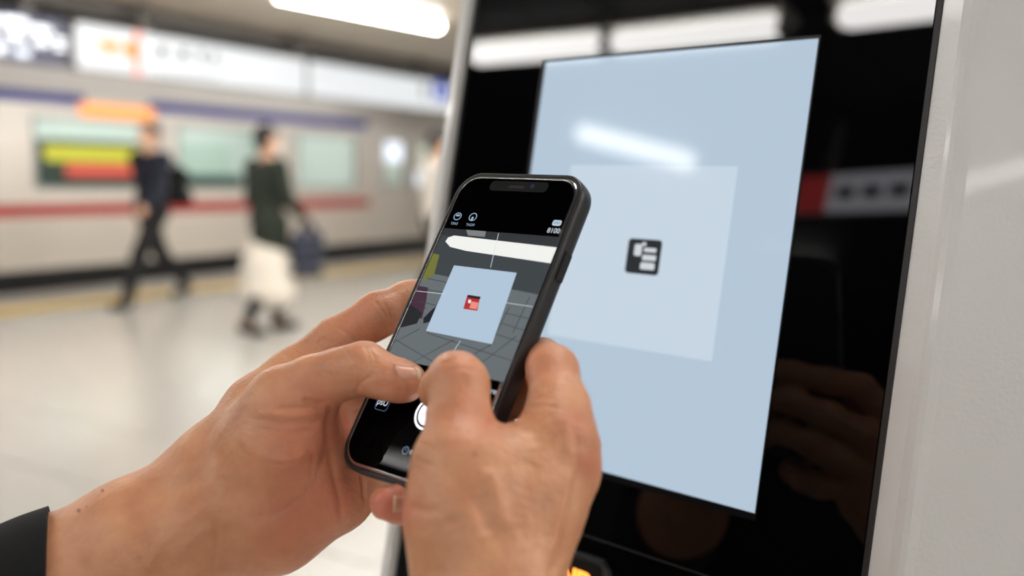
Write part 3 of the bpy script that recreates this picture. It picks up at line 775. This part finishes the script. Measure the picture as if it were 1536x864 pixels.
# notch, earpiece, front camera, side keys
nt_ = ph(774, 281)
pl('notch', rrect(.034, .0052, .0022, 5, 0.001, nt_[1] + .0003), plit('notch_black', (5, 5, 6)), Z0 - .00002)
pl('earpiece', rrect(.0092, .0013, .0006, 4, nt_[0] + .0005, nt_[1]), plit('earpiece_grey', (40, 38, 38)), Z0 + .00002)
disc('front_camera', ph(799, 280), .0012, plit('front_camera_blue', (30, 34, 70)), Z0 + .00002)
kv1 = ph(862, 372)[1]; kv0 = ph(846, 414)[1]
MB().box(PWD / 2 - .0006, PWD / 2 + .0010, kv0, kv1, -.0082, -.0038).build('side_key', M['pbutton'], phone, bevel=.0005)
for a in (.030, .014): MB().box(-PWD / 2 - .0009, -PWD / 2 + .0006, a, a + .010, -.0078, -.0038).build('side_key', M['pbutton'], phone, bevel=.0005)

# ------------------------------------------------------------------ the hands that hold the phone
def q(px, py, z): return ray(px, py) * z
def skin_material():
    m = bpy.data.materials.new('skin'); m.use_nodes = True; nt = m.node_tree; b = nt.nodes['Principled BSDF']
    b.inputs['Roughness'].default_value = .40
    b.inputs['Subsurface Weight'].default_value = .25
    b.inputs['Subsurface Radius'].default_value = (1.0, .35, .2); b.inputs['Subsurface Scale'].default_value = .0035
    tc = nt.nodes.new('ShaderNodeTexCoord')
    n1 = nt.nodes.new('ShaderNodeTexNoise'); n1.inputs['Scale'].default_value = 70; n1.inputs['Detail'].default_value = 5
    nt.links.new(tc.outputs['Object'], n1.inputs['Vector'])
    cr = nt.nodes.new('ShaderNodeValToRGB')
    cr.color_ramp.elements[0].position = .3; cr.color_ramp.elements[0].color = srgb(204, 141, 104)
    cr.color_ramp.elements[1].position = .7; cr.color_ramp.elements[1].color = srgb(224, 164, 124)
    nt.links.new(n1.outputs['Fac'], cr.inputs[0])
    at = nt.nodes.new('ShaderNodeAttribute'); at.attribute_name = 'flush'
    mx = nt.nodes.new('ShaderNodeMix'); mx.data_type = 'RGBA'; mx.inputs['B'].default_value = srgb(214, 122, 102)
    nt.links.new(at.outputs['Fac'], mx.inputs['Factor']); nt.links.new(cr.outputs[0], mx.inputs['A'])
    a2 = nt.nodes.new('ShaderNodeAttribute'); a2.attribute_name = 'mole'
    m2 = nt.nodes.new('ShaderNodeMix'); m2.data_type = 'RGBA'; m2.inputs['B'].default_value = srgb(120, 62, 38)
    nt.links.new(a2.outputs['Fac'], m2.inputs['Factor']); nt.links.new(mx.outputs['Result'], m2.inputs['A'])
    nt.links.new(m2.outputs['Result'], b.inputs['Base Color'])
    v = nt.nodes.new('ShaderNodeTexVoronoi'); v.inputs['Scale'].default_value = 900; v.feature = 'DISTANCE_TO_EDGE'
    nt.links.new(tc.outputs['Object'], v.inputs['Vector'])
    n2 = nt.nodes.new('ShaderNodeTexNoise'); n2.inputs['Scale'].default_value = 380; n2.inputs['Detail'].default_value = 4
    nt.links.new(tc.outputs['Object'], n2.inputs['Vector'])
    ad = nt.nodes.new('ShaderNodeMath'); ad.operation = 'MULTIPLY_ADD'; ad.inputs[1].default_value = .5
    nt.links.new(v.outputs['Distance'], ad.inputs[0]); nt.links.new(n2.outputs['Fac'], ad.inputs[2])
    bp = nt.nodes.new('ShaderNodeBump'); bp.inputs['Strength'].default_value = .7; bp.inputs['Distance'].default_value = .0005
    nt.links.new(ad.outputs[0], bp.inputs['Height']); nt.links.new(bp.outputs['Normal'], b.inputs['Normal'])
    return m
M['skin'] = skin_material()
M['nail'] = mat('fingernail', srgb(222, 164, 140), .22, var=.04, scale=300, coat=.3)
M['nailtip'] = mat('fingernail_edge', srgb(226, 196, 166), .3)
M['sleeve'] = mat('black_knit', srgb(9, 9, 10), .95, var=.2, scale=500, bump=.0003, bscale=1500)

def chain(p, pts):
    """pts: (x, y, z, radius in mm) along a limb"""
    for a, c in zip(pts, pts[1:]):
        p.append((q(*a[:3]), q(*c[:3]), a[3] / 1000, c[3] / 1000, None))
def ball(p, x, y, z, r): p.append((q(x, y, z), q(x + .01, y, z), r / 1000, r / 1000, None))

def sculpt(me, folds, flush, moles):
    """press creases (positive depth, mm) and raise tendons (negative) along lines on the near side of the hand; mark colour"""
    P = coords(me); N = vnormals(me)
    bvh = BVHTree.FromPolygons([tuple(p) for p in P], [tuple(f.vertices) for f in me.polygons])
    px = np.stack([768 + FPX * P[:, 0] / -P[:, 2], 432 - FPX * P[:, 1] / -P[:, 2]], 1)
    facing = -(N * P).sum(1) / np.linalg.norm(P, axis=1) > .02
    vis = {}
    def visible(i):
        if i not in vis:
            d = Vector(P[i]); h = bvh.ray_cast(Vector((0, 0, 0)), d.normalized())
            vis[i] = h[0] is not None and abs(h[3] - d.length) < .003
        return vis[i]
    D = np.zeros(len(P)); fl = np.zeros(len(P)); mo = np.zeros(len(P))
    for pts, w, dep in folds:
        pts = np.array(pts, float); best = np.full(len(P), 1e9); tt = np.zeros(len(P))
        n = len(pts) - 1
        lo = pts.min(0) - 4 * w; hi = pts.max(0) + 4 * w
        sel = np.where(facing & (px > lo).all(1) & (px < hi).all(1))[0]
        if not len(sel): continue
        pp = px[sel]; bd = np.full(len(sel), 1e9); bt = np.zeros(len(sel))
        for k in range(n):
            a, c = pts[k], pts[k + 1]; ab = c - a
            t = np.clip(((pp - a) @ ab) / (ab @ ab), 0, 1); d = np.linalg.norm(pp - a - t[:, None] * ab, axis=1)
            m = d < bd; bd[m] = d[m]; bt[m] = (k + t[m]) / n
        m = bd < 3 * w
        for i, d, t in zip(sel[m], bd[m], bt[m]):
            if visible(i):
                D[i] += -dep / 1000 * math.exp(-(d / w) ** 2) * min(1, 6 * min(t, 1 - t) + .15)
    for (x, y, r, a) in flush:
        d2 = ((px - (x, y)) ** 2).sum(1) / r ** 2; fl += np.where(facing, a * np.exp(-d2), 0)
    for (x, y, r, a) in moles:
        d2 = ((px - (x, y)) ** 2).sum(1) / r ** 2; mo += np.where(facing, a * np.exp(-d2 * d2), 0)
    from mathutils import noise as mn
    g = np.array([.00016 * mn.noise(Vector(v * 260)) + .00009 * mn.noise(Vector(v * 620)) for v in P])
    P = P + N * (D + g)[:, None]
    me.vertices.foreach_set('co', P.astype(np.float32).ravel()); me.update()
    for nm, a in (('flush', fl), ('mole', mo)):
        at = me.attributes.new(nm, 'FLOAT', 'POINT'); at.data.foreach_set('value', np.clip(a, 0, 1).astype(np.float32))

def place(me, origin):
    P = coords(me); Wd = (RW @ P.T).T + CW - origin
    me.vertices.foreach_set('co', Wd.astype(np.float32).ravel()); me.update()

def nail(bvh, corners, origin, parent, lift=.0006, bulge=.0004, edge=.14, zref=.39):
    """a fingernail laid on the fingertip: corners base-left, base-right, tip-right, tip-left"""
    A, B, Cc, Dd = [np.array(c, float) for c in corners]; n = 12
    def grid(u0, u1, name, m, lf):
        top = []; bot = []
        for i in range(n + 1):
            u = u0 + (u1 - u0) * i / n
            for j in range(n + 1):
                v = j / n
                uu = .5 + (u - .5) * (1 - .12 * (2 * v - 1) ** 2 if u < .5 else 1 - .08 * (2 * v - 1) ** 2)
                vv = v
                p = (A * (1 - vv) + B * vv) * (1 - uu) + (Dd * (1 - vv) + Cc * vv) * uu
                d = Vector(ray(*p)).normalized(); h = bvh.ray_cast(Vector((0, 0, 0)), d)
                if h[0] is None or abs(h[0].z + zref) > .014: h = bvh.find_nearest(Vector(q(p[0], p[1], zref)))
                hp = np.array(h[0]); hn = np.array(h[1])
                e = 1 - (2 * v - 1) ** 4
                top.append(hp + hn * (lf * e + bulge * e * (1 - (2 * v - 1) ** 2))); bot.append(hp - hn * .0008)
        k = n + 1; V = [(RW @ p) + CW - origin for p in top + bot]; F = []; o = k * k
        for i in range(n):
            for j in range(n):
                a = i * k + j; F.append((a, a + 1, a + k + 1, a + k)); F.append((o + a, o + a + k, o + a + k + 1, o + a + 1))
        rim = [j for j in range(k)] + [i * k + n for i in range(1, k)] + [n * k + j for j in range(n - 1, -1, -1)] + [i * k for i in range(n - 1, 0, -1)]
        for a, c in zip(rim, rim[1:] + rim[:1]): F.append((a, o + a, o + c, c))
        me = mesh_py(name, V, F, True)
        bm = bmesh.new(); bm.from_mesh(me); bmesh.ops.recalc_face_normals(bm, faces=bm.faces); bm.to_mesh(me); bm.free()
        me.polygons.foreach_set('use_smooth', [True] * len(me.polygons))
        return link(name, me, m, parent)
    grid(0, 1 - edge, 'fingernail', M['nail'], lift); grid(1 - edge, 1.0, 'fingernail_edge', M['nailtip'], lift * 1.15)

HV = 0.0013
holder_base = to_world(q(420, 980, .36))
holder = empty('person', loc=tuple(holder_base)); tag(holder, 'person in a black sleeve holding the smartphone in both hands', 'person')

# left hand: palm towards us, thumb over the phone, fingers behind it
S = Sdf()
p = S.group(.012, .008)                                     # forearm, wrist, palm, thenar
chain(p, [(-190, 1030, .40, 39), (60, 914, .405, 36), (210, 824, .412, 30), (300, 776, .418, 27)])
chain(p, [(262, 780, .418, 20), (330, 712, .424, 21.5), (400, 630, .432, 20)])
chain(p, [(300, 782, .418, 25), (420, 715, .428, 25), (455, 650, .436, 22)])
chain(p, [(315, 795, .412, 24), (412, 782, .414, 20.5), (488, 748, .414, 17)])
chain(p, [(385, 735, .412, 20), (430, 664, .409, 22), (440, 622, .408, 17)])
chain(p, [(470, 640, .445, 15), (510, 690, .44, 14), (520, 740, .425, 13)])
p = S.group(.0045, .008)                                    # thumb
chain(p, [(392, 655, .412, 17), (424, 602, .408, 14.5), (470, 576, .404, 12), (508, 562, .401, 10.6), (546, 553, .398, 10.9), (578, 566, .394, 8.8), (604, 572, .3915, 8.2), (612, 573, .391, 7.2)])
p = S.group(.005, .008)                                     # index
chain(p, [(385, 612, .438, 15), (440, 566, .444, 13), (505, 512, .447, 10.8), (568, 472, .450, 10.4), (612, 452, .458, 9.2), (680, 430, .466, 8.2), (715, 420, .468, 7.4)])
p = S.group(.005, .006)                                     # middle
chain(p, [(480, 640, .446, 13), (545, 590, .452, 10.5), (625, 555, .452, 9.5), (690, 530, .445, 8.5), (730, 520, .44, 7.5)])
p = S.group(.005, .005)                                     # ring
chain(p, [(500, 690, .438, 12.5), (548, 650, .440, 10.5), (620, 625, .434, 9.5), (690, 610, .422, 8.2), (720, 600, .418, 7.4)])
p = S.group(.005, .004)                                     # little
chain(p, [(490, 755, .418, 12.5), (537, 722, .420, 10.5), (590, 690, .420, 8.6), (650, 670, .412, 7.6), (680, 660, .408, 7)])
left = subdivide(S.mesh('hand', HV), 1)
folds = [
    ([(452, 597), (478, 606), (496, 604)], 4.0, 1.5), ([(415, 612), (450, 612), (494, 610)], 4.0, .7),
    ([(372, 626), (420, 634), (470, 633), (486, 628)], 4.5, .55), ([(384, 642), (430, 649), (478, 644)], 4.5, .45), ([(400, 620), (440, 624), (490, 619)], 4, -.5),
    ([(345, 660), (372, 682), (420, 700), (446, 702)], 6, .45), ([(330, 700), (370, 715), (410, 722)], 6, .4), ([(360, 672), (400, 692), (440, 690)], 6, -.35),
    ([(385, 775), (420, 768), (470, 735), (486, 690), (492, 655)], 5, .7),
    ([(470, 672), (466, 720), (455, 760)], 4, .35), ([(500, 595), (492, 640), (497, 690), (510, 750), (513, 785)], 6, 1.0),
    ([(540, 700), (545, 728), (547, 752)], 3, 1.2), ([(513, 520), (522, 530), (530, 545)], 2.4, .35), ([(546, 518), (552, 530), (556, 548)], 2.6, .3), ([(553, 521), (560, 533), (563, 548)], 2.4, .25),
    ([(534, 590), (540, 574), (556, 562)], 3.5, .8), ([(562, 450), (570, 462), (582, 478)], 2.6, .6), ([(574, 452), (582, 466), (586, 480)], 2.2, .4),
    ([(505, 490), (520, 500), (532, 512)], 2.6, .45), ([(488, 505), (478, 515), (480, 524)], 2.6, .4),
    ([(215, 864), (240, 820), (275, 785), (320, 755)], 9, -.5), ([(255, 864), (272, 830), (300, 800), (330, 780)], 7, -.35), ([(318, 864), (326, 820), (322, 770)], 6, .5),
    ([(170, 745), (240, 716), (300, 690)], 16, -.9), ([(230, 745), (290, 722), (340, 725)], 14, .9)]
flush = [(470, 620, 60, .35), (450, 790, 70, .45), (520, 740, 40, .5), (540, 460, 60, .35), (600, 580, 40, .35), (440, 690, 60, .25), (520, 650, 40, .3)]
moles = [(118, 766, 3.2, .8), (154, 736, 2.4, .8), (130, 760, 1.6, .5)]
sculpt(left, folds, flush, moles)
lb = BVHTree.FromPolygons([tuple(x) for x in coords(left)], [tuple(f.vertices) for f in left.polygons])
place(left, holder_base)
lh = link('hand', left, M['skin'], holder)
nail(lb, [(601, 571), (588, 546), (627, 551), (631, 570)], holder_base, lh)

# right hand: back towards us, thumb bent onto the screen, fingers round the far side
S = Sdf()
p = S.group(.014, .008)
chain(p, [(724, 1400, .275, 31), (726, 1150, .30, 29), (730, 960, .318, 25), (732, 872, .326, 21.5)])
chain(p, [(739, 890, .330, 17), (788, 760, .340, 16.5), (834, 655, .349, 13.2)])
chain(p, [(740, 885, .332, 17), (785, 780, .345, 14), (847, 704, .352, 11.8)])
chain(p, [(740, 890, .336, 16), (760, 825, .350, 12), (816, 762, .360, 9.6)])
chain(p, [(742, 890, .338, 16), (756, 850, .354, 11), (798, 804, .366, 9)])
chain(p, [(724, 885, .328, 19), (690, 775, .330, 16.5), (685, 700, .334, 14.3)])
chain(p, [(735, 830, .334, 19), (742, 740, .340, 16), (772, 705, .346, 13)])
p = S.group(.005, .006)                                     # thumb
chain(p, [(682, 760, .332, 16), (685, 688, .336, 14), (689, 630, .345, 11.2), (688, 578, .352, 10.8), (684, 570, .360, 10.2), (664, 582, .372, 8.2), (652, 588, .378, 6.8)])
p = S.group(.005, .006)                                     # index
chain(p, [(838, 665, .348, 13.5), (838, 612, .357, 11.4), (829, 556, .371, 9.6), (812, 541, .392, 8.8), (775, 526, .413, 8.2), (725, 515, .436, 7.4)])
p = S.group(.006, .005)                                     # middle
chain(p, [(848, 706, .352, 12), (858, 668, .374, 10.2), (845, 625, .395, 9.4), (780, 590, .413, 8.6), (730, 580, .424, 7.6)])
p = S.group(.006, .005)                                     # ring
chain(p, [(816, 762, .362, 9.6), (828, 726, .384, 9.6), (820, 690, .400, 9.0), (750, 660, .411, 8.2), (710, 650, .418, 7.4)])
p = S.group(.005, .004)                                     # little
chain(p, [(798, 804, .368, 9), (775, 790, .387, 8.8), (720, 776, .392, 8.4), (645, 762, .390, 7.9), (604, 756, .382, 7.4), (580, 755, .375, 7.0)])
right = subdivide(S.mesh('hand', HV), 1)
folds = [
    ([(655, 548), (680, 538), (715, 541), (728, 552)], 2.4, .6), ([(668, 557), (690, 551), (708, 554)], 2.0, .4),
    ([(735, 640), (742, 628), (748, 622)], 4, .6), ([(750, 640), (745, 630)], 3.5, 1.5),
    ([(625, 662), (640, 668), (652, 676)], 3, .6), ([(620, 688), (636, 694), (650, 700)], 3, .5), ([(612, 760), (640, 768), (660, 762)], 6, .5), ([(608, 790), (640, 800)], 5, .5),
    ([(728, 700), (745, 745), (760, 800)], 14, -1.2), ([(715, 740), (728, 775), (738, 800)], 14, 1.3), ([(672, 775), (680, 790)], 14, .8),
    ([(780, 740), (790, 710), (800, 690)], 16, .8), ([(868, 690), (855, 760), (838, 830), (830, 864)], 7, 1.3), ([(858, 700), (842, 770), (820, 850)], 8, -1.0),
    ([(868, 600), (862, 640), (870, 680)], 9, .5), ([(800, 600), (815, 596), (835, 600)], 4, .3), ([(790, 612), (815, 608), (840, 612)], 4, .25), ([(640, 610), (660, 640), (665, 670)], 10, -.4)]
flush = [(864, 640, 26, .4), (700, 625, 40, .3), (888, 695, 25, .5), (825, 540, 40, .3), (582, 755, 40, .9), (690, 545, 35, .3), (740, 634, 14, .2)]
moles = [(712, 682, 3.0, .6), (704, 646, 2.4, .35), (834, 653, 2.4, .35), (850, 566, 2, .3)]
sculpt(right, folds, flush, moles)
rb = BVHTree.FromPolygons([tuple(x) for x in coords(right)], [tuple(f.vertices) for f in right.polygons])
place(right, holder_base)
rh = link('hand', right, M['skin'], holder)
nail(rb, [(605, 770), (607, 743), (590, 743), (589, 769)], holder_base, rh, lift=.0005, edge=.16, zref=.374)

# black sleeve with a hem
S = Sdf(); p = S.group(.01, .01)
chain(p, [(-300, 1080, .397, 44), (-60, 970, .402, 41.5), (60, 914, .405, 38.6), (170, 850, .409, 36)])
sl_ = subdivide(S.mesh('sleeve', .003), 1)
# cut the cloth open at the cuff
ax_b = q(68, 815, .385); axd = np.array([1.0, .03, -.44])
bm = bmesh.new(); bm.from_mesh(sl_)
bmesh.ops.bisect_plane(bm, geom=bm.verts[:] + bm.edges[:] + bm.faces[:], plane_co=Vector(ax_b), plane_no=Vector(axd), clear_outer=True)
bm.to_mesh(sl_); bm.free()
def cloth(me, name):
    place(me, holder_base)
    so = link(name, me, M['sleeve'], holder)
    sd = so.modifiers.new('thickness', 'SOLIDIFY'); sd.thickness = .002; sd.offset = -1
cloth(sl_, 'sleeve')
S = Sdf(); p = S.group(.01, .01)
pts = [np.array([-.009, -.150, -.300]), np.array([-.0105, -.190, -.276]), np.array([-.02, -.29, -.20]), np.array([-.04, -.40, -.08])]
for a, c, ra, rb_ in zip(pts, pts[1:], (.033, .036, .042), (.036, .042, .050)): p.append((a, c, ra, rb_, None))
s2 = subdivide(S.mesh('sleeve', .004), 1)
bm = bmesh.new(); bm.from_mesh(s2); dd = pts[1] - pts[2]
bmesh.ops.bisect_plane(bm, geom=bm.verts[:] + bm.edges[:] + bm.faces[:], plane_co=Vector(pts[1]), plane_no=Vector(dd / np.linalg.norm(dd)), clear_outer=True)
bm.to_mesh(s2); bm.free()
cloth(s2, 'sleeve')
